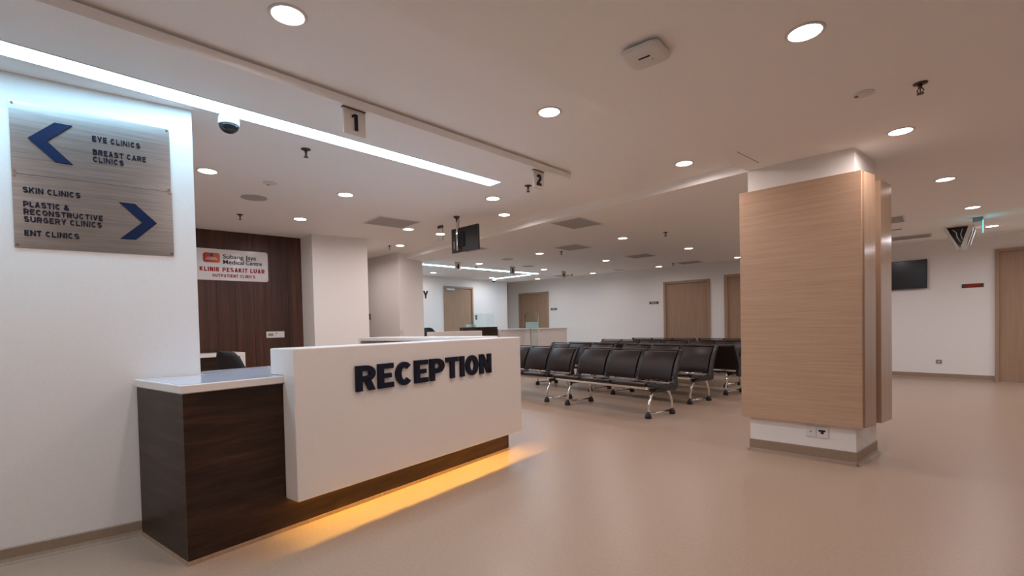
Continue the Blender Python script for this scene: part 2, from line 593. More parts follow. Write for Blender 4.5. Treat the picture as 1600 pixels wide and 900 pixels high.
# pillar with oak cladding
pil = [(-1.513, 4.759), (-0.702, 4.759), (-0.640, 5.36), (-1.45, 5.36)]
struct(MB().prism(pil, 0, 2.62).build('wall_pillar', 'wall'))
bb = MB()
for i in (0, 1, 3):
    a, b = Vector((*pil[i], 0)), Vector((*pil[(i + 1) % 4], 0))
    d = (b - a).normalized(); out = Vector((d.y, -d.x, 0))
    prof = [(0.0, 0.0), (0.035, 0.0), (0.030, 0.005), (0.014, 0.014), (0.006, 0.030), (0.006, .104), (0.0, .11)]
    bb.extrude([a - d * .006 + out * (x + .0005) + Vector((0, 0, z)) for x, z in prof], b - a + d * .012)
struct(bb.build('baseboard_pillar', 'skirt'))
# access-joint line on the ceiling above the pillar
struct(MB().hexa([(-1.402, 4.148, 2.583), (-1.396, 4.148, 2.583), (-1.359, 4.573, 2.583), (-1.365, 4.573, 2.583)],
                 [(-1.402, 4.148, 2.588), (-1.396, 4.148, 2.588), (-1.359, 4.573, 2.588), (-1.365, 4.573, 2.588)]).build('trim_1', 'grey'))


def door(name, p, q, out, ztop, fw=0.05, depth=0.02, closer=False, handle=0):
    """oak door with frame, set on a wall between points p and q (frame outside)"""
    p, q, out = Vector((*p, 0)), Vector((*q, 0)), Vector((*out, 0)).normalized()
    d = (q - p).normalized()
    W = (q - p).length
    root = bpy.data.objects.new(name, None)
    COL.objects.link(root)
    struct(root)
    root.location = p
    mw = Matrix(((d.x, out.x, 0, 0), (d.y, out.y, 0, 0), (0, 0, 1, 0), (0, 0, 0, 1)))

    def P(mb, nm, mat, bev=0.0):
        o = mb.build(nm, mat, root, bev)
        o.matrix_local = mw
        return o
    mb = MB()
    mb.box(0, fw, 0, depth + .02, 0, ztop); mb.box(W - fw, W, 0, depth + .02, 0, ztop); mb.box(fw, W - fw, 0, depth + .02, ztop - fw, ztop)
    P(mb, 'door_frame', 'frame', .003)
    P(MB().box(fw, W - fw, 0.0, .006, 0.008, ztop - fw), 'door_leaf', 'door')
    if closer:
        P(MB().box(fw + .02, fw + .30, .008, .06, ztop - fw - .06, ztop - fw - .005), 'door_closer', 'white', .004)
    if handle:
        hx = W - fw - .07 if handle > 0 else fw + .07
        mb = MB(); mb.tube([(hx, .006, 1.02), (hx, .05, 1.02), (hx - handle * .11, .05, 1.02)], .009)
        mb.box(hx - .02, hx + .02, .006, .012, .93, 1.09)
        P(mb, 'door_handle', 'chrome')
    return root


fd = (FB - FA).normalized(); fn = Vector((fd.y, -fd.x, 0))


def far(x):
    t = (x - FA.x) / fd.x
    v = FA + fd * t + fn * .001
    return (v.x, v.y)


door('door_1', far(-10.841), far(-9.657), fn.xy, 2.279, .065)
door('door_2', far(-5.934), far(-4.752), fn.xy, 2.285, .065)
door('door_3', far(-4.407), far(-3.226), fn.xy, 2.345, .075)
door('door_4', (-10.336, 8.12), (-10.353, 9.17), (1, .017), 2.34, .055, closer=True)
ra = RA + RD * 3.033 + RN * .001
rb = RA + RD * 4.25 + RN * .001
door('door_5', ra.xy, rb.xy, RN.xy, 2.41, .055)

# ------------------------------------------------------------------ oak cladding on the pillar
cl = MB()
cl.prism([(-1.570, 4.70), (-.650, 4.70), (-.650, 4.752), (-1.570, 4.752)], .318, 2.38)
cl.prism([(-.650, 4.70), (-.592, 4.955), (-.640, 4.966), (-.694, 4.752), (-.70, 4.70)], .318, 2.38)
cl.prism([(-1.570, 4.70), (-1.52, 4.70), (-1.52, 4.96), (-1.560, 4.96)], .318, 2.38)
ck = thing('wall_cladding', (-1.11, 4.75, .318), 'oak laminate cladding wrapped over the white pillar face nearest the viewer', 'cladding')


def child_world(o, root):
    """keep world placement when parenting"""
    o.parent = root
    o.matrix_parent_inverse = (Matrix.Translation(root.location) @ root.rotation_euler.to_matrix().to_4x4()).inverted()
    return o


child_world(MB().prism([(-1.570, 4.70), (-.650, 4.70), (-.650, 4.752), (-1.570, 4.752)], .318, 2.38).build('front_panel', 'oak', bevel=.002), ck)
child_world(MB().prism([(-.651, 4.7525), (-.638, 4.7525), (-.592, 4.955), (-.637, 4.966), (-.695, 4.7525)], .318, 2.38).build('side_panel', 'oak_edge'), ck)
child_world(MB().prism([(-1.570, 4.7525), (-1.52, 4.7525), (-1.51, 4.96), (-1.56, 4.96)], .318, 2.38).build('side_panel', 'oak_edge'), ck)
cr_ = thing('wall_cladding', (-1.0, 5.4, .30), 'second oak laminate cladding on the rear of the white pillar, behind a narrow gap', 'cladding')
child_world(MB().prism([(-.637, 5.168), (-.580, 5.168), (-.535, 5.43), (-.592, 5.43)], .30, 2.38).build('side_panel', 'oak_edge'), cr_)
child_world(MB().prism([(-1.50, 5.3805), (-.60, 5.3805), (-.592, 5.43), (-1.49, 5.43)], .30, 2.38).build('back_panel', 'oak'), cr_)

# ------------------------------------------------------------------ walnut wall panelling
wpd = Vector((-7.399 + 7.80, 3.125 + .7, 0)).normalized()
wpd = (Vector((-7.399, 3.125, 0)) - Vector((-8.05, -3.1, 0))).normalized()
wpn = Vector((wpd.y, -wpd.x, 0))
wo = thing('wall_panelling', (Vector((-7.399, 3.125, 0)) - wpd * 3.0), 'dark walnut plank panelling behind the reception desk, floor to ceiling', 'wall panelling')
pan = MB()
xx = 0.0
for i in range(13):
    wdt = 3.0 / 13
    pan.box(xx + .0015, xx + wdt - .0015, .002, .018, .0, 2.608)
    xx += wdt
o = pan.build('panel_boards', 'walnut_wall', wo)
mw = Matrix(((wpd.x, wpn.x, 0, 0), (wpd.y, wpn.y, 0, 0), (0, 0, 1, 0), (0, 0, 0, 1)))
o.matrix_local = mw

# ------------------------------------------------------------------ RECEPTION COUNTER
u = Vector((-0.13013, 0.99150, 0)); v = Vector((-0.99150, -0.13013, 0))
DESK = Vector((-2.926, 0.60, 0))
DM = Matrix(((u.x, v.x, 0, DESK.x), (u.y, v.y, 0, DESK.y), (0, 0, 1, 0), (0, 0, 0, 1)))
desk = bpy.data.objects.new('reception_counter', None)
COL.objects.link(desk)
desk.matrix_world = DM
tag(desk, 'reception counter of walnut and white with raised front panel lettered RECEPTION', 'reception desk')


def dk(mb, nm, mat, bev=0.0, parent=None, seg=2):
    o = mb.build(nm, mat, parent or desk, bev, seg)
    return o


# walnut body (rounded at the far right corner), plinth trim
def rounded_front(u1, v0, r, n=8):
    pts = [(0.0, v0)]
    for i in range(n + 1):
        a = -PI / 2 + PI / 2 * i / n
        pts.append((u1 - r + r * math.cos(a), v0 + r + r * math.sin(a)))
    return pts


body = rounded_front(2.782, 0.0, .03) + [(2.782, .655), (.335, .655), (.328, .595), (0.0, .68)]
dk(MB().prism(body, .022, .888), 'counter_body', 'walnut')
tr = rounded_front(2.786, -.006, .034) + [(2.786, .655), (.335, .655), (.328, .595), (-.004, .68), (-.004, -.006)]
dk(MB().prism(tr, 0.0005, .022), 'plinth_strip', 'oak_edge')
# low counter top
top = [(-.010, -.016), (2.40, -.016), (2.40, .93), (.345, .91), (.335, .595), (-.010, .685)]
dk(MB().prism(top, .893, .9355), 'counter_top', 'solid', .004)
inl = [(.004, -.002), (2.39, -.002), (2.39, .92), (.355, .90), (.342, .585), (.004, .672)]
dk(MB().prism(inl, .9356, .9372), 'counter_surface', 'top_reflection')  # thin sheet carrying the painted reflection over the white top
dk(MB().prism([(0, .004), (2.4, .004), (2.4, .59), (.328, .59), (0, .675)], .888, .893), 'shadow_strip', 'oak_edge')
# raised front panel: upper block, thin skirt in front of the body, left cheek
U0, UC, U1 = .524, .548, 2.800
sec = dict(a=(-.136, .196), b=(-.136, 1.099), c=(.134, 1.099), d=(.134, .9378), e=(-.0168, .9378), f=(-.0168, .887), g=(-.0008, .887), h=(-.0008, .196), i=(-.112, .196), j=(-.112, .887))
pnl = MB()
pv = {}


def V(k, uu):
    if (k, uu) not in pv:
        pv[(k, uu)] = pnl.bm.verts.new((uu, sec[k][0], sec[k][1]))
    return pv[(k, uu)]


def F(*ks):
    pnl.face([V(k, uu) for k, uu in ks])


F(*[(k, U0) for k in 'abcdefgh'])
F(*[(k, U1) for k in 'ijfedcba'])
for k, l in ('ab', 'bc', 'cd', 'de'):
    F((k, U0), (l, U0), (l, U1), (k, U1))
F(('e', U0), ('f', U0), ('f', UC), ('f', U1), ('e', U1))
F(('a', U0), ('h', U0), ('h', UC), ('i', UC), ('i', U1), ('a', U1))
F(('g', U0), ('h', U0), ('h', UC), ('g', UC))
F(('f', U0), ('g', U0), ('g', UC), ('f', UC))
F(('i', UC), ('h', UC), ('g', UC), ('f', UC), ('j', UC))
F(('f', UC), ('j', UC), ('j', U1), ('f', U1))
F(('j', UC), ('i', UC), ('i', U1), ('j', U1))
dk(pnl, 'front_panel', 'solid', .007, seg=3)
led = MB()
led.box(.57, 2.775, -.017, -.001, .296, .310)
led_o = dk(led, 'led_strip', 'glow')
led_o['label'] = 'amber light strip under the panel'
# raised letters
x = .935
tot = 2.331 - .935
ltr_w = []
T, WID, GAP = .222, .72, .105
for chh in 'RECEPTION':
    ltr_w.append(glyph(chh, T, WID)[1])
Htxt = .168
k = tot / (sum(ltr_w) + GAP * 8) / Htxt
xc = 0.0
for chh, lw in zip('RECEPTION', ltr_w):
    P, gw = glyph(chh, T, WID)
    mb = MB()
    for poly in P:
        mb.extrude([(x + (xc + px) * Htxt * k, -.1365, .797 + py * Htxt + (.004 * (xc / 7))) for px, py in poly], (0, -.019, 0))
    dk(mb, 'letter', 'navy')
    xc += gw + GAP
# return wing with oak inside face
wg = MB()
wg.box(2.40, 2.800, .134, 1.80, 1.075, 1.112)
dk(wg, 'wing_top', 'solid', .004)
wg = MB(); wg.box(2.40, 2.800, 1.80, 1.84, 0.0005, 1.112)
dk(wg, 'wing_end', 'solid', .003)
wg = MB(); wg.box(2.74, 2.780, .656, 1.80, 0.0005, 1.075)
dk(wg, 'wing_back', 'oak')

# monitor behind the ledge
mon = thing('monitor', DESK + u * 1.137 + v * .52 + Vector((0, 0, .937)), 'black monitor barely rising behind the white reception ledge', 'monitor', rz=math.atan2(u.y, u.x))
MB().box(-.09, .09, -.01, .012, .03, .147).build('screen', 'black', mon, .004)
MB().lathe([(.055, .0005), (.055, .008), (.012, .012), (.012, .04)], n=16).build('stand', 'black', mon)

def words(root, txt, O, ex, dvec, H, width, mat, t, w, gap, space=.42):
    """each word of a line is a piece of lettering of its own"""
    lens = []
    for wd_ in txt.split(' '):
        lens.append(sum(glyph(c, t, w)[1] + gap for c in wd_) - gap)
    total = sum(lens) + (len(lens) - 1) * (space + gap)
    x = 0.0
    for wd_, ln in zip(txt.split(' '), lens):
        mb = MB()
        k = width / total
        text_mesh(mb, wd_, Vector(O) + Vector(ex) * (x * k), ex, (0, 0, 1), dvec, H, ln * k, t=t, w=w, gap=gap)
        o = child_world(mb.build('lettering', mat), root)
        if mat == 'red':
            o['label'] = 'red lettering'
        x += ln + space + gap


# ------------------------------------------------------------------ directory signs on the left wall
def wl(s, z, d=0.0):
    p = WO + WD * s + WN * d
    return Vector((p.x, p.y, z))


def plate_sign(s0, s1, z0, z1, label):
    root = thing('directory_sign', wl((s0 + s1) / 2, z0, .0), label, 'sign', 'steel clinic direction signs')
    a = [wl(s0, z0, .001), wl(s1, z0, .001), wl(s1, z1, .001), wl(s0, z1, .001)]
    o = MB().extrude(a, WN * .006).build('plate', 'steel')
    child_world(o, root)
    for s in (s0 + .012, s1 - .012):
        for z in (z0 + .012, z1 - .012):
            mb = MB()
            c = wl(s, z, .007)
            mb.tube([c, c + WN * .004], .0065, 12)
            child_world(mb.build('screw', 'chrome'), root)
    return root


s1_ = plate_sign(0.001, .695, 2.0775, 2.461, 'upper steel direction sign with left arrow, EYE CLINICS and BREAST CARE CLINICS')
s2_ = plate_sign(0.001, .698, 1.684, 2.0745, 'lower steel direction sign with right arrow, SKIN, PLASTIC and ENT CLINICS')


def arrow(root, pts):
    o = MB().extrude([wl(s, z, .0075) for s, z in pts], WN * .008).build('arrow', 'navy_print')
    child_world(o, root)


arrow(s1_, [(.069, 2.272), (.178, 2.379), (.250, 2.378), (.144, 2.271), (.247, 2.162), (.174, 2.163)])
arrow(s2_, [(.442, 1.980), (.516, 1.979), (.618, 1.875), (.514, 1.768), (.442, 1.768), (.547, 1.872)])


def line(root, txt, s0, z0, w, H=.030):
    words(root, txt, wl(s0, z0, .0075), WD, WN * .006, H, w, 'navy', t=.205, w=.84, gap=.19, space=.45)


line(s1_, 'EYE CLINICS', .333, 2.313, .218)
line(s1_, 'BREAST CARE', .333, 2.237, .243)
line(s1_, 'CLINICS', .333, 2.196, .138)
line(s2_, 'SKIN CLINICS', .041, 1.978, .232)
line(s2_, 'PLASTIC &', .041, 1.902, .181)
line(s2_, 'RECONSTRUCTIVE', .041, 1.861, .325)
line(s2_, 'SURGERY CLINICS', .041, 1.821, .320)
line(s2_, 'ENT CLINICS', .041, 1.747, .220)

# ------------------------------------------------------------------ clinic sign on the walnut wall
SA = Vector((-7.556, 1.690, 0)); SB = Vector((-7.453, 2.629, 0))
sd = wpd.copy(); sn = wpn.copy()
base = (Vector((-7.399, 3.125, 0)))


def ws(f, z, d=0.0):
    """f: metres along the walnut wall measured back from its right end"""
    p = base - wpd * f + wpn * (.0185 + d)
    return Vector((p.x, p.y, z))


SL, SR, ZB, ZT = 1.40, .498, 1.925, 2.352
SW = SL - SR
ps = thing('wall_sign', ws((SL + SR) / 2, ZB), 'white acrylic clinic sign with red KLINIK PESAKIT LUAR lettering on walnut panelling', 'sign')
pts = []
r_ = .03
for cx, cz, a0 in ((SR + r_, ZB + r_, -90), (SR + r_, ZT - r_, 0), (SL - r_, ZT - r_, 90), (SL - r_, ZB + r_, 180)):
    for i in range(6):
        a = R(a0 + 90 * i / 5)
        pts.append(ws(cx - r_ * math.cos(a), cz + r_ * math.sin(a), .001))
child_world(MB().extrude(pts, wpn * .008).build('board', 'signwhite'), ps)
for f in (SL - .025, SR + .025):
    for z in (ZB + .03, ZT - .03):
        c = ws(f, z, .0092)
        child_world(MB().tube([c, c + wpn * .004], .007, 12).build('screw', 'chrome'), ps)
SV = SW - .04   # lettered width


def sx(fr):
    return SL - .04 - fr * SV


def sz(fr):
    return ZT - fr * (ZT - ZB)


pts = []
for cx, cz, a0 in ((sx(.30) + .03, sz(.44) + .03, -90), (sx(.30) + .03, sz(.13) - .03, 0), (sx(.07) - .03, sz(.13) - .03, 90), (sx(.07) - .03, sz(.44) + .03, 180)):
    for i in range(6):
        a = R(a0 + 90 * i / 5)
        pts.append(ws(cx - .03 * math.cos(a), cz + .03 * math.sin(a), .0092))
lg = child_world(MB().extrude(pts, wpn * .003).build('logo_plate', 'logo'), ps)
M['logoblue'] = new_mat('logo_blue', (0.02, 0.05, 0.16), .4)
mb = MB(); mb.extrude([ws(sx(a), sz(b), .0125) for a, b in ((.165, .25), (.205, .25), (.205, .15), (.165, .15))], wpn * .002)
child_world(mb.build('logo_mark', 'logoblue'), ps)
mb = MB()
for (a, b, c, d_) in ((.12, .25, .285, .275), (.10, .40, .37, .335), (.118, .26, .315, .30)):
    mb.extrude([ws(sx(a), sz(c), .0125), ws(sx(b), sz(c), .0125), ws(sx(b), sz(c - .012), .0125), ws(sx(a), sz(c - .012), .0125)] if b < .31 else
               [ws(sx(.095), sz(.35), .0125), ws(sx(.275), sz(.35), .0125), ws(sx(.275), sz(.338), .0125), ws(sx(.095), sz(.338), .0125)], wpn * .002)
child_world(mb.build('logo_lines', 'signwhite'), ps)
WORDS = (('Subang', .344, .634, .285), ('Jaya', .662, .822, .285), ('Medical', .344, .640, .462), ('Centre', .669, .906, .462))
for wd_, f0, f1, zr in WORDS:
    o = font_part('lettering', wd_, 'ink', ps, (0, 0, 0), (1, 0, 0), (0, 1, 0), .080, sx(f0) - sx(f1), .002, .0012)
    fr = f0
    # lay the letters on the sign face
    for vv in o.data.vertices:
        xx, dd, zz = vv.co.x, vv.co.y, vv.co.z
        q = ws(sx(fr) - xx, sz(zr) + zz, .0115 + dd)
        vv.co = q
    child_world(o, ps)
words(ps, 'KLINIK PESAKIT LUAR', ws(sx(.02), sz(.72), .0092), wpd, wpn * .003, .060, sx(.02) - sx(.945), 'red', t=.235, w=.70, gap=.17)
words(ps, 'OUTPATIENT CLINICS', ws(sx(.19), sz(.895), .0092), wpd, wpn * .003, .043, sx(.19) - sx(.80), 'red', t=.215, w=.72, gap=.2)


def wall_plate(name, label, cat, c, ex, n, w, h, mat='white', group=None, details=()):
    """small rectangular plate flat on a wall; details: (x0,x1,z0,z1,mat,name) in metres about the centre"""
    ex, n, c = Vector(ex).normalized(), Vector(n).normalized(), Vector(c)
    root = thing(name, c, label, cat, group)

    def q(x, z, d):
        return c + ex * x + Vector((0, 0, z)) + n * d
    o = MB().extrude([q(-w / 2, -h / 2, .0008), q(w / 2, -h / 2, .0008), q(w / 2, h / 2, .0008), q(-w / 2, h / 2, .0008)], n * .009).build('plate', mat, bevel=.002)
    child_world(o, root)
    for x0, x1, z0, z1, m, nm in details:
        o = MB().extrude([q(x0, z0, .010), q(x1, z0, .010), q(x1, z1, .010), q(x0, z1, .010)], n * .003).build(nm, m)
        child_world(o, root)
    return root


c = ws(.425, 1.160, 0)
wall_plate('socket_plate', 'white double socket plate on the walnut panelling below the clinic sign', 'socket', c, wpd, wpn, .245, .092,
           details=((-.10, -.03, -.02, .02, 'grey', 'data_port'), (.012, .026, .012, .028, 'red', 'neon_switch'), (-.004, -.001, -.04, .04, 'grey', 'joint'), (.05, .09, -.02, .02, 'white', 'rocker')))
pf = Vector((1, 0, 0)); pn_ = Vector((0, -1, 0))
wall_plate('socket_plate', 'pale grey blank socket plate low on the white pillar, beside the data socket', 'socket', (-1.022, 4.759, .243), pf, pn_, .078, .092, mat='white',
           details=((-.006, .006, -.006, .006, 'grey', 'port'),))
wall_plate('socket_plate', 'white data socket with blue mark low on the pillar under the oak cladding', 'socket', (-.936, 4.759, .243), pf, pn_, .088, .092,
           details=((-.028, .022, .006, .020, 'navy_print', 'blue_label'), (-.012, .010, -.012, .004, 'navy_print', 'port'),))
sp = RA + RD * ((-.51 + 2.75) / RD.x)
wall_plate('socket_plate', 'small grey socket plate low on the wall under the television', 'socket', (sp.x, sp.y, .338), RD, RN, .09, .075, mat='grey', details=((-.012, .012, -.01, .01, 'white', 'port'),))
wall_plate('light_switch', 'black oval switch on the cream recess wall beside the alcove column', 'switch', (-9.129, 5.222, 1.471), (1, 0, 0), (0, -1, 0), .05, .12, mat='black', details=((-.01, .01, -.03, .03, 'grey', 'rocker'),))
rc_n = Vector((.681, .160, 0)).normalized()
wall_plate('light_switch', 'cream switch plate on the recess column just above the counter wing', 'switch', (-8.034, 5.262, 1.142), (-.229, .973, 0), rc_n, .085, .085, details=((-.02, .02, -.02, .02, 'white', 'rocker'),))
wall_plate('light_switch', 'black oval switch beside the pharmacy door, seen through the glass screen', 'switch', (-10.355, 9.30, 1.487), (-.018, 1, 0), (1, .018, 0), .06, .13, mat='black', details=((-.012, .012, -.035, .035, 'grey', 'rocker'),))

# small wall signs
def far3(x, z):
    xy = far(x)
    return Vector((xy[0], xy[1], z))


for x, z, w, lab in ((-6.208, 1.758, .255, 'black room name sign beside the first oak door left of the pillar'), (-9.461, 1.718, .23, 'black room name sign beside the far oak door near the pharmacy corner')):
    det = []
    for k in range(9):
        x0 = -w / 2 + .02 + k * (w - .04) / 9
        det.append((x0, x0 + (w - .04) / 9 * .6, -.011, .012, 'white', 'lettering'))
    wall_plate('room_sign', lab, 'sign', far3(x, z), fd, fn, w, .06, mat='black', details=())
    root = bpy.data.objects[-1] if False else None
led_c = RA + RD * ((-.034 + 2.75) / RD.x)
q = wall_plate('led_display', 'slim brown LED message display with red text beside the oak door', 'display', (led_c.x, led_c.y, 1.778), RD, RN, .30, .072, mat='dark_metal',
               details=((-.095, .105, -.018, .020, 'redled', 'red_text_panel'),))

# television on the right wall
tv0 = RA + RD * ((-1.62 + 2.75) / RD.x)
tvw = (-.672 + 1.62) / RD.x
tv = thing('television', (tv0.x, tv0.y, 1.78), 'black wall television seen past the oak-clad pillar', 'television', rz=math.atan2(RD.y, RD.x))
MB().box(0, tvw, -.075, -.035, 0, .567).build('housing', 'black', tv, .004)
MB().box(.012, tvw - .012, -.0775, -.0752, .016, .555).build('screen', 'screen', tv)
MB().box(tvw / 2 - .2, tvw / 2 + .2, -.035, -.0008, .15, .42).build('wall_bracket', 'dark_metal', tv)

# ------------------------------------------------------------------ CEILING ITEMS
def bulb_data(name, col):
    d = bpy.data.lights.new(name, 'AREA')
    d.shape = 'DISK'
    d.size = .13
    d.energy = LAMP_W
    d.color = col
    d.spread = LAMP_SPREAD
    return d


BULB, COOL_BULB = bulb_data('warm_bulb', LAMP_COL), bulb_data('cool_bulb', COOL_COL)
OFFICE_BULB = bulb_data('office_bulb', (1.0, 0.93, 0.95))
COOL_BULB.energy = LAMP_W * 1.15
OFFICE_BULB.energy = LAMP_W * .78
DIM_BULB = bulb_data('dim_bulb', LAMP_COL)
DIM_BULB.energy = LAMP_W * .6


def downlight(x, y, z, label, group, r=.066):
    root = thing('downlight', (x, y, z), label, 'ceiling light', group)
    MB().lathe([(r + .004, -.0015), (r + .006, -.006), (r + .014, -.005), (r + .020, -.0005), (r + .006, -.0003), (r + .004, -.0015)], n=32, caps=False).build('trim_ring', 'white', root)
    MB().lathe([(r + .003, -.0040), (r + .003, -.0008)], n=32).build('diffuser', 'lamp', root)
    lo = bpy.data.objects.new('bulb', BULB)
    COL.objects.link(lo)
    lo.parent = root
    lo.location = (0, 0, -.0046)
    return root


DL = [
    (-.589, 2.691, Z_LOW, 'brightest round downlight near the wireless access point'),
    (-.398, 4.615, Z_LOW, 'round downlight just above the front corner of the oak pillar'),
    (-.216, 6.549, Z_LOW, 'second round downlight behind the pillar along the right passage'),
    (-.021, 8.503, Z_LOW, 'third round downlight along the passage, just before the exit sign'),
    (.188, 10.50, Z_LOW, 'farthest passage downlight, half hidden by the teal exit sign'),
    (-2.316, .945, Z_TRAY, 'large round downlight in the tray nearest the viewer, above the RECEPTION panel'),
    (-2.125, 2.630, Z_TRAY, 'round downlight in the tray opposite number sign 2'),
    (-1.946, 4.378, Z_TRAY, 'round downlight in the tray close to the pillar top'),
    (-4.481, 4.564, Z_TRAY, 'tray downlight just right of the hanging television, nearest the beam'),
    (-7.342, 4.826, Z_TRAY, 'tray downlight farthest back, in front of the cream recess wall'),
    (-6.054, 4.724, Z_TRAY, 'tray downlight seen through the hanging glass sign'),
    (-4.807, 1.229, Z_SOFFIT, 'office downlight nearest the dome camera'),
    (-4.717, 2.458, Z_SOFFIT, 'office downlight in the middle of the lowered ceiling, below the light strip'),
    (-6.107, 2.563, Z_SOFFIT, 'office downlight in front of the walnut panelling corner'),
    (-3.812, 3.709, Z_SOFFIT, 'downlight by the end of the long light strip'),
    (-5.776, 3.941, Z_SOFFIT, 'downlight touching the grey ceiling vent of the office'),
    (-4.086, 6.867, Z_LOW, 'downlight above the waiting benches nearest the pillar'),
    (-3.842, 8.787, Z_LOW, 'downlight above the waiting benches in front of the oak doors, nearer one'),
    (-5.749, 8.963, Z_LOW, 'downlight between the two middle ceiling vents over the benches'),
    (-5.549, 10.98, Z_LOW, 'downlight close to the far wall beside the small sprinkler'),
    (-5.992, 7.040, Z_LOW, 'downlight above the glass totem, left of the second ceiling vent'),
    (-7.776, 7.113, Z_LOW, 'downlight between number signs 4 and 5'),
    (-9.712, 7.328, Z_LOW, 'downlight inside the pharmacy above its door'),
    (-9.791, 9.405, Z_LOW, 'downlight inside the pharmacy next to the short light strip'),
    (-7.620, 9.109, Z_LOW, 'downlight just past the tip of the pharmacy light strip'),
    (-9.218, 10.72, Z_LOW, 'downlight closest to the far oak door at the pharmacy corner'),
    (-7.390, 10.86, Z_LOW, 'downlight near the far wall right of number sign 6'),
    (-3.677, 10.88, Z_LOW, 'downlight half hidden by the left edge of the oak pillar'),
    (-2.10, 7.0, Z_LOW, 'unseen downlight added behind the oak pillar over the bench ends'),  # from here to the list end: unseen lamps added for extra light
    (-8.55, 4.32, Z_SOFFIT, 'unseen downlight added in the side passage behind the alcove column'),  # added out of sight to brighten the recess wall
    (-1.80, 9.05, Z_LOW, 'unseen downlight added in the passage behind the oak pillar'),
    (-1.62, 10.95, Z_LOW, 'unseen downlight added before the television wall behind the oak pillar'),  # added out of sight to brighten the television wall
    (-4.88, .0, Z_SOFFIT, 'unseen office downlight added behind the sign wall'),  # unseen office lamps, added to lift the soffit and walnut wall
    (-6.20, 1.25, Z_SOFFIT, 'unseen office downlight added behind the sign wall near the walnut panelling'),
    (-4.95, -1.3, Z_SOFFIT, 'unseen office downlight added deepest behind the sign wall'),
    (-6.25, -.1, Z_SOFFIT, 'unseen office downlight added in the hidden corner by the walnut panelling'),
    (-.78, .76, Z_LOW, 'unseen downlight added overhead beside the viewpoint, above the frame'),  # unseen, added to light the foreground
    (-2.50, -.85, Z_TRAY, 'unseen downlight added behind the viewpoint in the tray, outside the frame'),
    (1.45, 6.4, Z_LOW, 'unseen downlight added in an outer passage row halfway along, outside the frame'),  # unseen outer rows, added to brighten the right-hand passage
    (1.65, 10.3, Z_LOW, 'unseen downlight added in an outer passage row at its far end, outside the frame'),
    (1.75, 11.35, Z_LOW, 'unseen downlight added before the far passage wall beyond the oak door, outside the frame'),
    (3.25, 8.5, Z_LOW, 'nearest unseen downlight added in an outermost passage row, outside the frame'),
    (3.35, 10.9, Z_LOW, 'last unseen downlight added in an outermost passage row, outside the frame'),
    (-.95, -1.2, Z_LOW, 'unseen downlight added behind the viewpoint over the passage, outside the frame'),  # unseen, also added for the foreground
]
first = None
for x, y, z, lab in DL:
    if first is None:
        first = downlight(x, y, z, lab, 'recessed ceiling downlights')
    else:
        o = dup(first, (x, y, z), label=lab)
        if (z == Z_SOFFIT and x < -4.5 and y < 3):
            for ch in o.children:
                if ch.type == 'LIGHT':
                    ch.data = OFFICE_BULB
        if x < -9.0 or (x < -2.5 and y > 10.5):
            for ch in o.children:
                if ch.type == 'LIGHT':
                    ch.data = DIM_BULB
        if x > .9 or (y > 8.9 and x > -1.85):
            for ch in o.children:
                if ch.type == 'LIGHT':
                    ch.data = COOL_BULB


M['strip_far'] = emit_mat('strip_light_diffuser_dim', STRIP_COL, STRIP * 1.15)


def strip(name, poly, z, label, group=None, mat='strip'):
    root = thing(name, (poly[0][0], poly[0][1], z), label, 'ceiling light', group)
    o = MB().prism(poly, z - .004, z - .0008).build('diffuser', mat)
    child_world(o, root)
    cx = sum(p[0] for p in poly) / 4; cy = sum(p[1] for p in poly) / 4
    mb = MB()
    n = len(poly)
    for i in range(n):
        a, b = Vector((*poly[i], 0)), Vector((*poly[(i + 1) % n], 0))
        d = (b - a).normalized(); out = Vector((d.y, -d.x, 0))
        if out.dot(Vector((cx, cy, 0)) - a) > 0:
            out = -out
        q = [a, b, b + out * .006, a + out * .006]
        mb.hexa([(p.x, p.y, z - .005) for p in q], [(p.x, p.y, z - .0008) for p in q])
    child_world(mb.build('edge_trim', 'white'), root)
    return root


strip('strip_light', [(-3.326, -1.6), (-3.483, -1.6), (-3.488, 3.353), (-3.325, 3.344)], Z_SOFFIT, 'long cool white strip light above the reception counter', 'recessed strip lights')
strip('strip_light', [(-8.50, 5.95), (-8.66, 5.95), (-8.428, 9.80), (-8.27, 9.67)], Z_LOW, 'long cool white strip light above the pharmacy counter behind signs 4 and 5', 'recessed strip lights', 'strip_far')
strip('strip_light', [(-9.95, 9.60), (-9.95, 9.74), (-8.62, 9.76), (-8.62, 9.62)], Z_LOW, 'short cool white strip light crossing the pharmacy end', 'recessed strip lights', 'strip_far')


def number_sign(ch, y0, y1, x, ztop, zb, label, depth=.012):
    yc = (y0 + y1) / 2
    root = thing('number_sign', (x, yc, ztop), label, 'sign', 'hanging counter number signs')
    w, h = y1 - y0, ztop - zb
    MB().box(-depth / 2, depth / 2, -w / 2, w / 2, -h, -.006).build('plate', 'steel_pale', root)
    MB().box(-.014, .014, -w / 2 - .006, w / 2, -.006, -.0008).build('ceiling_bracket', 'dark_metal', root)
    if ch:
        mb = MB()
        H = h * .62
        P, gw = glyph(ch, .22, .62)
        for poly in P:
            mb.extrude([(depth / 2 + .0005, (px - gw / 2) * H, -h * .83 + py * H) for px, py in poly], (.006, 0, 0))
        mb.build('numeral', 'navy', root)
    return root


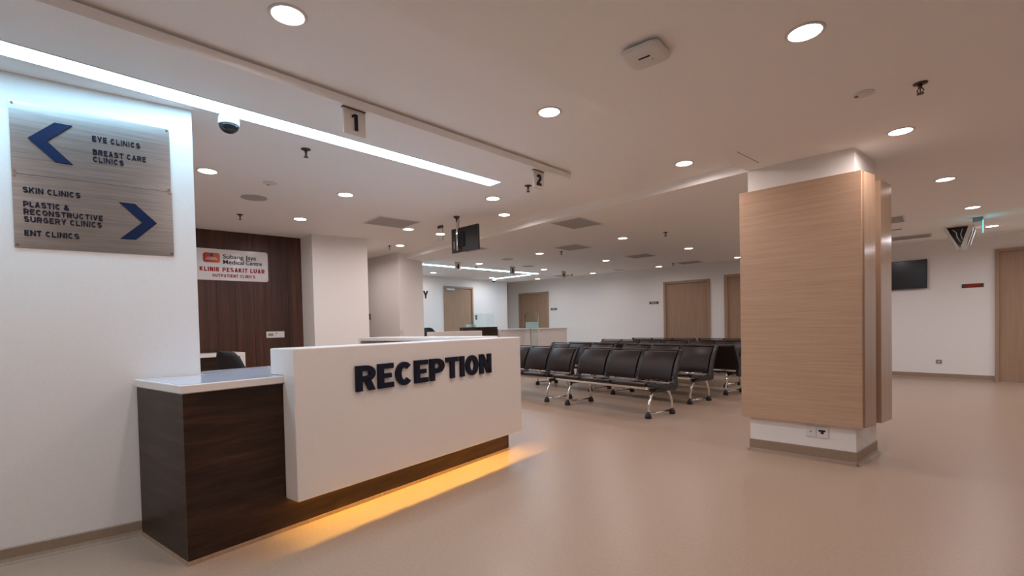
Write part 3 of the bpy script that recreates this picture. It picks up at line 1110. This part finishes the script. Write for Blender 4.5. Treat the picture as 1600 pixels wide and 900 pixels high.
number_sign('1', 1.490, 1.640, -2.862, Z_SOFFIT, 2.447, 'steel counter sign 1 hanging from the lowered ceiling edge, nearest')
number_sign('2', 3.300, 3.435, -2.862, Z_SOFFIT, 2.449, 'steel counter sign 2 hanging at the corner of the lowered ceiling')
number_sign('4', 6.53, 6.69, -7.9, Z_LOW, 2.42, 'dark counter sign 4 against the pharmacy strip light')
number_sign('5', 8.03, 8.19, -7.74, Z_LOW, 2.42, 'dark counter sign 5 near the tip of the pharmacy strip light')
number_sign('6', 9.77, 9.93, -7.59, Z_LOW, 2.42, 'dark counter sign 6 beside the farthest grey vent')
# hanging glass sign seen edge on in front of the tray light
gs = thing('hanging_sign', (-5.30, 4.14, Z_SOFFIT), 'frosted glass hanging sign with dark top bracket, left of the hanging television', 'sign')
MB().box(-.05, .05, -.012, .012, -.035, -.0008).build('ceiling_bracket', 'dark_metal', gs)
MB().box(-.05, .05, -.004, .004, -.20, -.035).build('glass_plate', 'glass', gs)


def vent(c, rz, w, d, z, label):
    root = thing('air_vent', (c[0], c[1], z), label, 'vent', 'square ceiling air vents', rz)
    mb = MB()
    f = .022
    mb.box(-w / 2 - f, w / 2 + f, -d / 2 - f, -d / 2, -.006, -.0008); mb.box(-w / 2 - f, w / 2 + f, d / 2, d / 2 + f, -.006, -.0008)
    mb.box(-w / 2 - f, -w / 2, -d / 2, d / 2, -.006, -.0008); mb.box(w / 2, w / 2 + f, -d / 2, d / 2, -.006, -.0008)
    mb.build('frame', 'white', root, .001)
    mb = MB()
    mb.box(-w / 2, w / 2, -d / 2, d / 2, -.0035, -.0008)
    n = 14
    for i in range(n):
        y = -d / 2 + d * (i + .5) / n
        mb.box(-w / 2, w / 2, y - .006, y + .006, -.006, -.0035)
    mb.build('grille', 'vent', root)
    return root


vent((-5.55, 3.53), -.09, .47, .55, Z_SOFFIT, 'large grey vent in the lowered office ceiling')
vent((-3.905, 5.38), .05, .45, .55, Z_LOW, 'grey vent just past the beam, nearest of those over the benches')
vent((-5.16, 6.97), .05, .45, .49, Z_LOW, 'grey vent second from the beam over the benches')
vent((-4.92, 8.94), .05, .47, .44, Z_LOW, 'grey vent in the middle above the benches')
vent((-4.71, 10.86), .05, .47, .38, Z_LOW, 'grey vent directly before the oak doors on the far wall')
vent((-6.42, 5.64), .05, .50, .40, Z_LOW, 'grey vent directly behind the hanging television')
vent((-8.25, 11.0 - .32), .05, .40, .36, Z_LOW, 'grey vent beside counter sign 6 near the far wall')
vent((-.87, 8.66), .05, .30, .52, Z_LOW, 'grey vent beside the rear edge of the oak pillar')
vent((-.80, 10.74), .05, .52, .44, Z_LOW, 'long grey vent above the wall television')


def sprinkler(x, y, z, label, first=[None]):
    if first[0] is None:
        root = thing('sprinkler', (x, y, z), label, 'sprinkler', 'ceiling fire sprinklers')
        MB().lathe([(.036, -.0008), (.034, -.006), (.014, -.012)], n=20).build('escutcheon', 'dark_metal', root)
        MB().tube([(0, 0, -.010), (0, 0, -.030)], .010, 10).build('body', 'dark_metal', root)
        mb = MB()
        mb.tube([(.008, 0, -.030), (.016, 0, -.042), (.006, 0, -.060)], .003, 6); mb.tube([(-.008, 0, -.030), (-.016, 0, -.042), (-.006, 0, -.060)], .003, 6)
        mb.build('frame_arm', 'dark_metal', root)
        MB().lathe([(.018, -.064), (.018, -.060), (.006, -.058)], n=14).build('deflector', 'dark_metal', root)
        MB().tube([(0, 0, -.030), (0, 0, -.058)], .003, 8).build('glass_bulb', 'red', root)
        first[0] = root
        return root
    return dup(first[0], (x, y, z), label=label)


for x, y, z, lab in ((-.233, 3.769, Z_LOW, 'large bronze sprinkler in front of the pillar'),
                     (-3.739, 1.63, Z_SOFFIT, 'bronze sprinkler between the dome camera and sign 1'),
                     (-6.326, 1.942, Z_SOFFIT, 'bronze sprinkler above the walnut panelling'),
                     (-3.231, 3.64, Z_SOFFIT, 'bronze sprinkler just left of number sign 2'),
                     (-7.482, 4.70, Z_TRAY, 'small sprinkler between two downlights by the cream recess'),
                     (-3.398, 6.958, Z_LOW, 'sprinkler over the benches nearest the pillar'),
                     (-5.582, 7.185, Z_LOW, 'sprinkler beneath the second vent over the benches'),
                     (-5.052, 10.70, Z_LOW, 'tiny sprinkler touching the vent before the oak doors'),
                     (-7.885, 10.60, Z_LOW, 'tiny sprinkler right of the vent by sign 6'),
                     (-8.231, 7.428, Z_LOW, 'tiny sprinkler by the pharmacy strip light')):
    sprinkler(x, y, z, lab)


def disc_thing(name, x, y, z, r, label, cat, mat, red=False, group=None):
    root = thing(name, (x, y, z), label, cat, group)
    MB().lathe([(r, -.0008), (r, -.004), (r * .85, -.007), (r * .2, -.008)], n=28).build('cover', mat, root)
    MB().lathe([(r * .55, -.0095), (r * .55, -.007)], n=20).build('centre_cap', 'white' if red else mat, root)
    if red:
        MB().box(-r * .85, -r * .5, -r * .2, r * .2, -.0105, -.0070).build('red_mark', 'red', root)
    return root


disc_thing('smoke_detector', -.492, 3.678, Z_LOW, .056, 'flat pale detector disc with red mark near the big sprinkler', 'detector', 'white', True, 'flush ceiling detectors')
disc_thing('smoke_detector', -4.816, 1.748, Z_SOFFIT, .062, 'flat pale detector disc with red mark in the office ceiling', 'detector', 'white', True, 'flush ceiling detectors')
disc_thing('ceiling_speaker', -5.451, 1.814, Z_SOFFIT, .125, 'round beige ceiling speaker in the office', 'speaker', 'vent', False, 'round ceiling speakers')
disc_thing('ceiling_speaker', -6.915, 7.109, Z_LOW, .12, 'round grey ceiling speaker between sign 4 and the benches', 'speaker', 'vent', False, 'round ceiling speakers')
disc_thing('ceiling_speaker', -6.553, 10.80, Z_LOW, .13, 'round grey ceiling speaker close to the far wall', 'speaker', 'vent', False, 'round ceiling speakers')
disc_thing('ceiling_speaker', -7.436, 8.317, Z_LOW, .15, 'dark round ceiling speaker right of sign 5', 'speaker', 'vent', False, 'round ceiling speakers')
sl = thing('slot_vent', (-.907, 9.634, Z_LOW), 'thin dark slot in the ceiling between the two passage vents', 'vent')
MB().box(-.09, .09, -.03, .03, -.004, -.0008).build('slot_plate', 'dark_metal', sl)

# dome cameras
def dome(x, y, z, r, label):
    root = thing('dome_camera', (x, y, z), label, 'camera', 'ceiling dome cameras')
    MB().lathe([(r * .98, -.0008), (r, -.01), (r, -r * .75), (r * .97, -r * .95)], n=28).build('housing', 'white', root)
    prof = [(r * .93 * math.cos(R(a)), -r * .95 - r * .78 * math.sin(R(a))) for a in range(0, 90, 12)] + [(.002, -r * 1.735)]
    MB().lathe(prof, n=28).build('dome', 'screen', root)
    return root


dome(-3.513, 1.03, Z_SOFFIT, .062, 'white dome camera with dark lens above the end of the sign wall')
dome(-9.98, 9.67, Z_LOW, .06, 'small dome camera in the pharmacy corner')

# wireless access point
ap = thing('access_point', (-1.205, 2.275, Z_LOW), 'white rounded square wireless access point on the ceiling', 'access point', rz=.09)
def rsq(a, r, z, n=6):
    pts = []
    for cx, cy, a0 in ((a - r, -a + r, -90), (a - r, a - r, 0), (-a + r, a - r, 90), (-a + r, -a + r, 180)):
        for i in range(n + 1):
            t = R(a0 + 90 * i / n)
            pts.append((cx + r * math.cos(t), cy + r * math.sin(t), z))
    return pts
def loft(loops):
    mb = MB()
    rings = [[mb.bm.verts.new(p) for p in L] for L in loops]
    for a, b in zip(rings, rings[1:]):
        for i in range(len(a)):
            j = (i + 1) % len(a)
            mb.face((a[i], a[j], b[j], b[i]), True)
    mb.face(rings[0][::-1]); mb.face(rings[-1])
    return mb
loft([rsq(.088, .03, -.012), rsq(.100, .04, -.016), rsq(.104, .042, -.024), rsq(.100, .042, -.034), rsq(.080, .036, -.040), rsq(.04, .02, -.042)]).build('cover', 'white', ap)
MB().box(-.06, .06, -.06, .06, -.0125, -.0008).build('mount', 'grey', ap)
MB().box(-.03, .03, -.022, -.013, -.0445, -.0415).build('blue_strip', 'navy_print', ap)
MB().lathe([(.003, -.044), (.003, -.0415)], (.028, .022, 0), 10).build('status_light', 'ink', ap)

# hanging television in the tray
ht = thing('hanging_television', (-4.735, 3.96, Z_SOFFIT), 'black television seen from behind, hung from a chrome ceiling pole', 'television')
hx = lambda a: a + 4.735
MB().box(hx(-4.885), hx(-4.378), .03, .062, -.447, -.140).build('housing', 'black', ht, .004)
MB().box(hx(-4.865), hx(-4.398), .0625, .066, -.435, -.152).build('screen', 'screen', ht)
mb = MB()
mb.box(-.06, .10, .010, .0295, -.38, -.20)
for i in range(4):
    mb.box(-.045 + i * .035, -.03 + i * .035, .004, .010, -.36, -.22)
mb.build('rear_bracket', 'rubber', ht)
MB().box(-.10, -.07, .02, .0295, -.40, -.30).build('cable_panel', 'grey', ht)
MB().tube([(0, 0, -.0008), (0, 0, -.43)], .013, 14).build('pole', 'chrome', ht)
MB().lathe([(.04, -.0008), (.04, -.012), (.016, -.03)], n=20).build('ceiling_flange', 'dark_metal', ht)
MB().tube([(.02, .01, -.02), (.035, .01, -.06), (.02, .012, -.10), (.03, .02, -.2)], .004, 8).build('cable', 'black', ht)

# pair of small monitors hung back to back
tw = thing('twin_monitors', (-.18, 10.1, Z_LOW), 'pair of small white-cased monitors hung in a V above the passage', 'monitors')
def slab(mb, p, q, t, y0, y1):
    p, q = Vector((p[0], 0, p[1])), Vector((q[0], 0, q[1]))
    d = (q - p).normalized(); n = Vector((d.z, 0, -d.x)) * t
    pts = [p, q, q + n, p + n]
    mb.extrude([(a.x, y0, a.z) for a in pts], (0, y1 - y0, 0))
mb = MB(); slab(mb, (-.176, -.004), (-.030, -.322), -.03, -.02, .44)
mb.build('screen_case', 'white', tw)
mb = MB(); slab(mb, (.165, -.004), (.075, -.325), .055, -.02, .44)
mb.build('screen_case', 'white', tw)
mb = MB(); slab(mb, (.150, -.045), (.092, -.275), -.012, .02, .40)
bpy_o = mb.build('screen', 'grey', tw)
bpy_o.location = (.024, 0, 0)
mb = MB()
mb.box(-.10, .12, .06, .40, -.03, -.0008)
mb.extrude([(-.12, .05, -.03), (.12, .05, -.03), (.03, .05, -.28), (-.01, .05, -.28)], (0, .34, 0))
mb.build('inner_bracket', 'black', tw)
mb = MB()
mb.tube([(-.07, .04, -.04), (-.03, .03, -.09), (-.02, .03, -.16), (.02, .035, -.24)], .007, 8)
mb.tube([(.04, .04, -.04), (.02, .03, -.12), (.04, .03, -.2)], .006, 8)
mb.build('cable', 'white', tw)

# exit sign
ex_ = thing('exit_sign', (.03, 9.42, Z_LOW), 'edge-lit teal exit sign on the passage ceiling', 'exit sign')
MB().box(-.055, .05, -.05, .05, -.06, -.0008).build('housing', 'grey', ex_, .004)
mb = MB(); mb.extrude([(.045, -.16, -.06), (.045, .16, -.06), (.045, .16, -.20), (.045, -.16, -.20)], (.008, 0, 0))
mb.build('lit_panel', 'exit', ex_)

# ------------------------------------------------------------------ WAITING BENCHES
RAX = Vector((.98758, -.15709, 0)); RBX = Vector((.15709, .98758, 0)); RO = Vector((-2.998, 5.654, 0))
RANG = math.atan2(RAX.y, RAX.x)
LEN, PIT = 1.78, 1.78 / 3


def bench(label, legs):
    root = thing('waiting_bench', (0, 0, 0), label, 'bench', 'three-seat waiting benches', RANG)
    for i in range(3):
        x1 = -i * PIT - .035
        x0 = x1 - PIT + .07
        # seat pad
        prof = [(-.130, .408), (-.146, .422), (-.142, .440), (-.11, .452), (.0, .432), (.18, .400), (.32, .388), (.375, .384), (.375, .362), (.20, .368), (0, .398)]
        MB().extrude([(x0, y, z) for y, z in prof], (x1 - x0, 0, 0), True).build('seat', 'leather', root, .006)
        # backrest, curved
        f = [(.388, .432), (.400, .50), (.432, .61), (.482, .715), (.555, .812)]
        bk = [(.59, .812), (.518, .71), (.467, .60), (.435, .50), (.420, .424)]
        MB().extrude([(x0, y, z) for y, z in f + bk], (x1 - x0, 0, 0), True).build('backrest', 'leather', root, .006)
    for i in range(4):
        x = -i * PIT
        t = .024
        a = [(-.125, .400), (.10, .362), (.30, .332), (.40, .315), (.47, .335), (.480, .40), (.468, .48), (.505, .60), (.565, .73), (.625, .832), (.590, .838), (.53, .765), (.468, .65), (.425, .53), (.405, .45), (.385, .405), (.20, .395), (-.122, .440)]
        MB().extrude([(x - t, y, z) for y, z in a], (2 * t, 0, 0)).build('side_frame', 'black', root, .005)
    MB().tube([(.02, .600, .832), (-LEN - .02, .600, .832)], .010, 10).build('top_rail', 'dark_metal', root)
    mb = MB(); mb.box(-LEN + .04, -.04, -.105, -.065, .362, .398)
    mb.build('front_beam', 'chrome', root, .006)
    mb = MB(); mb.box(-LEN + .03, -.03, .366, .398, .392, .414)
    mb.build('rear_beam', 'chrome', root, .004)
    for lx in legs:
        L = MB()
        L.tube([(lx, -.085, .055), (lx, -.085, .11), (lx, -.080, .16), (lx, -.06, .215), (lx, -.02, .285), (lx, .02, .345)], .016, 10)
        L.tube([(lx, .405, .055), (lx, .412, .11), (lx, .408, .16), (lx, .390, .22), (lx, .355, .285), (lx, .32, .335)], .016, 10)
        L.tube([(lx, -.085, .055), (lx, .16, .050), (lx, .405, .055)], .013, 10)
        lo = L.build('leg', 'chrome', root)
        for y in (-.085, .405):
            s = 1 if y > 0 else -1
            MB().lathe([(.040, .0005), (.042, .02), (.034, .05), (.020, .075)], (lx, y + s * .008, 0), 16).build('foot_cap', 'rubber', lo)
        MB().box(lx - .045, lx + .045, .0, .30, .322, .360).build('leg_mount', 'black', root, .006)
    return root


bA = bench('front row bench nearest the pillar, all three seats in full view', (-.03, -1.50))
bF = bench('bench of the third row turned to face the far wall, beside the pillar', (-.06, -1.55))


def place(o, right, b, flip=False):
    if flip:      # turned round: its local right end is the seen left end
        p = RO + RAX * (right - LEN) + RBX * b
        o.location = p
        o.rotation_euler = (0, 0, RANG + PI)
    else:
        o.location = RO + RAX * right + RBX * b
        o.rotation_euler = (0, 0, RANG)


place(bA, .06, 0)
for right, b, lab in ((-1.86, -.02, 'front row bench partly hidden by the reception panel'),
                      (-.20, 1.32, 'second row bench beside the front row end, one seat clear'),
                      (-2.20, 1.32, 'second row bench behind the gap of the front row'),
                      (-2.64, 3.40, 'fourth row bench with knobbed top rail reaching farthest left'),
                      (-.80, 3.40, 'fourth row bench whose end is hidden by the pillar')):
    place(dup(bA, (0, 0, 0), label=lab), right, b)
place(bF, -.12, 2.86, True)
for right, b, lab in ((-2.02, 2.86, 'third row bench turned away, behind the second row on the pharmacy side'),
                      (-2.55, 5.65, 'last row bench nearest the oak door, only its top rail showing'),
                      (-.64, 5.65, 'last row bench running behind the pillar, only its top rail showing')):
    place(dup(bF, (0, 0, 0), label=lab), right, b, True)

# ------------------------------------------------------------------ OFFICE behind the counter
cred = thing('credenza', (-6.95, 2.14, 0), 'walnut back counter with white waterfall frame against the walnut panelling', 'cabinet', rz=.03)
MB().box(-.42, 0, -1.5, 0, .895, .940).build('top', 'solid', cred, .003)
MB().box(-.42, 0, -.065, 0, .0005, .895).build('end_panel', 'solid', cred, .003)
MB().box(-.40, -.03, -1.5, -.065, .0005, .895).build('cabinet_body', 'walnut', cred)


def office_chair(loc, rz, label):
    root = thing('office_chair', loc, label, 'chair', 'black office chairs', rz)
    # local: faces -Y, back at +Y
    loops = []
    for z, w, y in ((.50, .15, .20), (.58, .20, .235), (.70, .225, .26), (.82, .22, .285), (.93, .185, .32), (.985, .13, .345), (1.0, .06, .352)):
        L = []
        for i in range(9):
            s = -1 + 2 * i / 8
            L.append((s * w, y - .05 * s * s, z))
        for i in range(8, -1, -1):
            s = -1 + 2 * i / 8
            L.append((s * w, y - .05 * s * s + .03, z))
        loops.append(L)
    loft(loops).build('backrest', 'fabric', root)
    loft([rsq(.22, .08, .44), rsq(.245, .09, .46), rsq(.245, .09, .49), rsq(.21, .08, .505)]).build('seat', 'fabric', root)
    for s in (-1, 1):
        a = MB(); a.tube([(s * .24, .08, .46), (s * .29, .08, .50), (s * .295, .06, .68)], .014, 8)
        ao = a.build('armrest', 'black', root)
        MB().box(s * .295 - .035, s * .295 + .035, -.10, .16, .68, .705).build('arm_pad', 'black', ao, .01)
    MB().tube([(0, 0, .08), (0, 0, .44)], .028, 12).build('gas_lift', 'black', root)
    MB().tube([(0, .12, .45), (0, .26, .46), (0, .285, .55)], .02, 8).build('back_bar', 'black', root)
    for k in range(5):
        a = 2 * PI * k / 5
        c, s = math.cos(a), math.sin(a)
        lo = MB().tube([(0, 0, .10), (c * .28, s * .28, .065)], .02, 8, radii=[.024, .014]).build('base_leg', 'black', root)
        MB().tube([(c * .28 - s * .02, s * .28 + c * .02, .0275), (c * .28 + s * .02, s * .28 - c * .02, .0275)], .027, 12).build('caster', 'rubber', lo)
    return root


office_chair((-6.05, 1.93, 0), R(-162), 'black office chair between the reception counter and the white framed back counter')
pch = office_chair((-8.75, 6.42, 0), R(60), 'black office chair back just showing above the pharmacy counter')

pch.scale = (1.0, 1.0, 1.22)

# ------------------------------------------------------------------ PHARMACY
yl = thing('wall_letter', (-10.322, 7.55, 2.0), 'dark letter Y on the pharmacy wall', 'sign')
mb = MB(); text_mesh(mb, 'Y', (-10.329, 7.445, 1.99), (-.018, 1, 0), (0, 0, 1), (.02, 0, 0), .19, None, t=.19, w=.82)
child_world(mb.build('letter', 'navy'), yl)

pc = thing('pharmacy_counter', (-7.9, 6.6, 0), 'white pharmacy counter with dark walnut hutch and glass screen', 'counter', 'pharmacy counters')
child_world(MB().box(-8.155, -7.90, 5.95, 7.262, .0005, 1.128).build('counter_body', 'solid', bevel=.004), pc)
child_world(MB().box(-8.30, -7.96, 7.264, 7.80, .0005, 1.205).build('walnut_end', 'walnut'), pc)
child_world(MB().box(-8.155, -8.02, 6.83, 7.262, 1.129, 1.205).build('walnut_hutch', 'walnut'), pc)
child_world(MB().box(-8.11, -8.10, 7.16, 7.80, 1.2055, 1.513).build('glass_screen', 'glass'), pc)
child_world(MB().box(-8.25, -8.15, 7.10, 7.30, 1.2055, 1.27).build('glass_box', 'glass_edge', bevel=.004), pc)
pc2 = thing('pharmacy_counter', (-7.9, 9.0, 0), 'plain white pharmacy counter panel reaching toward the benches', 'counter', 'pharmacy counters')
child_world(MB().box(-8.22, -7.90, 7.83, 10.345, .0005, 1.118).build('counter_body', 'solid', bevel=.004), pc2)
child_world(MB().box(-8.24, -7.885, 7.83, 10.355, 1.118, 1.150).build('counter_top', 'solid', bevel=.004), pc2)

tot_ = thing('glass_stand', (-7.5, 8.48, 0), 'glass totem with rounded top standing before the white pharmacy counter', 'glass stand')
pts = [(-.236, 1.155), (.232, 1.150), (.235, 1.46)]
for i in range(9):
    a = R(0 + 180 * i / 8)
    pts.append((.235 * math.cos(a) if abs(math.cos(a)) < .99 else .235 * math.copysign(1, math.cos(a)), 1.47 + .075 * math.sin(a)))
child_world(MB().extrude([(-7.5, 8.48 + y, z) for y, z in pts], (.012, 0, 0)).build('upper_pane', 'glass'), tot_)
child_world(MB().extrude([(-7.487, 8.48 + y, z) for y, z in ((-.225, 1.16), (.22, 1.16), (.22, 1.30), (-.225, 1.30))], (.010, 0, 0)).build('frosted_pane', 'glass_edge'), tot_)
child_world(MB().extrude([(-7.5, 8.48 + y, z) for y, z in ((-.02, .0005), (.09, .0005), (.225, 1.149), (-.06, 1.149))], (.014, 0, 0)).build('tapered_leg', 'glass'), tot_)

# give the two room signs their white lettering
for root in [o for o in bpy.data.objects if o.name.startswith('room_sign')]:
    n = fn
    mb = MB()
    for k in range(7):
        x = -.08 + k * .024
        c = Vector(root.location)
        mb.extrude([c + fd * x + Vector((0, 0, -.012)) + n * .0100, c + fd * (x + .015) + Vector((0, 0, -.012)) + n * .0100,
                    c + fd * (x + .015) + Vector((0, 0, .012)) + n * .0100, c + fd * x + Vector((0, 0, .012)) + n * .0100], n * .002)
    child_world(mb.build('lettering', 'white'), root)
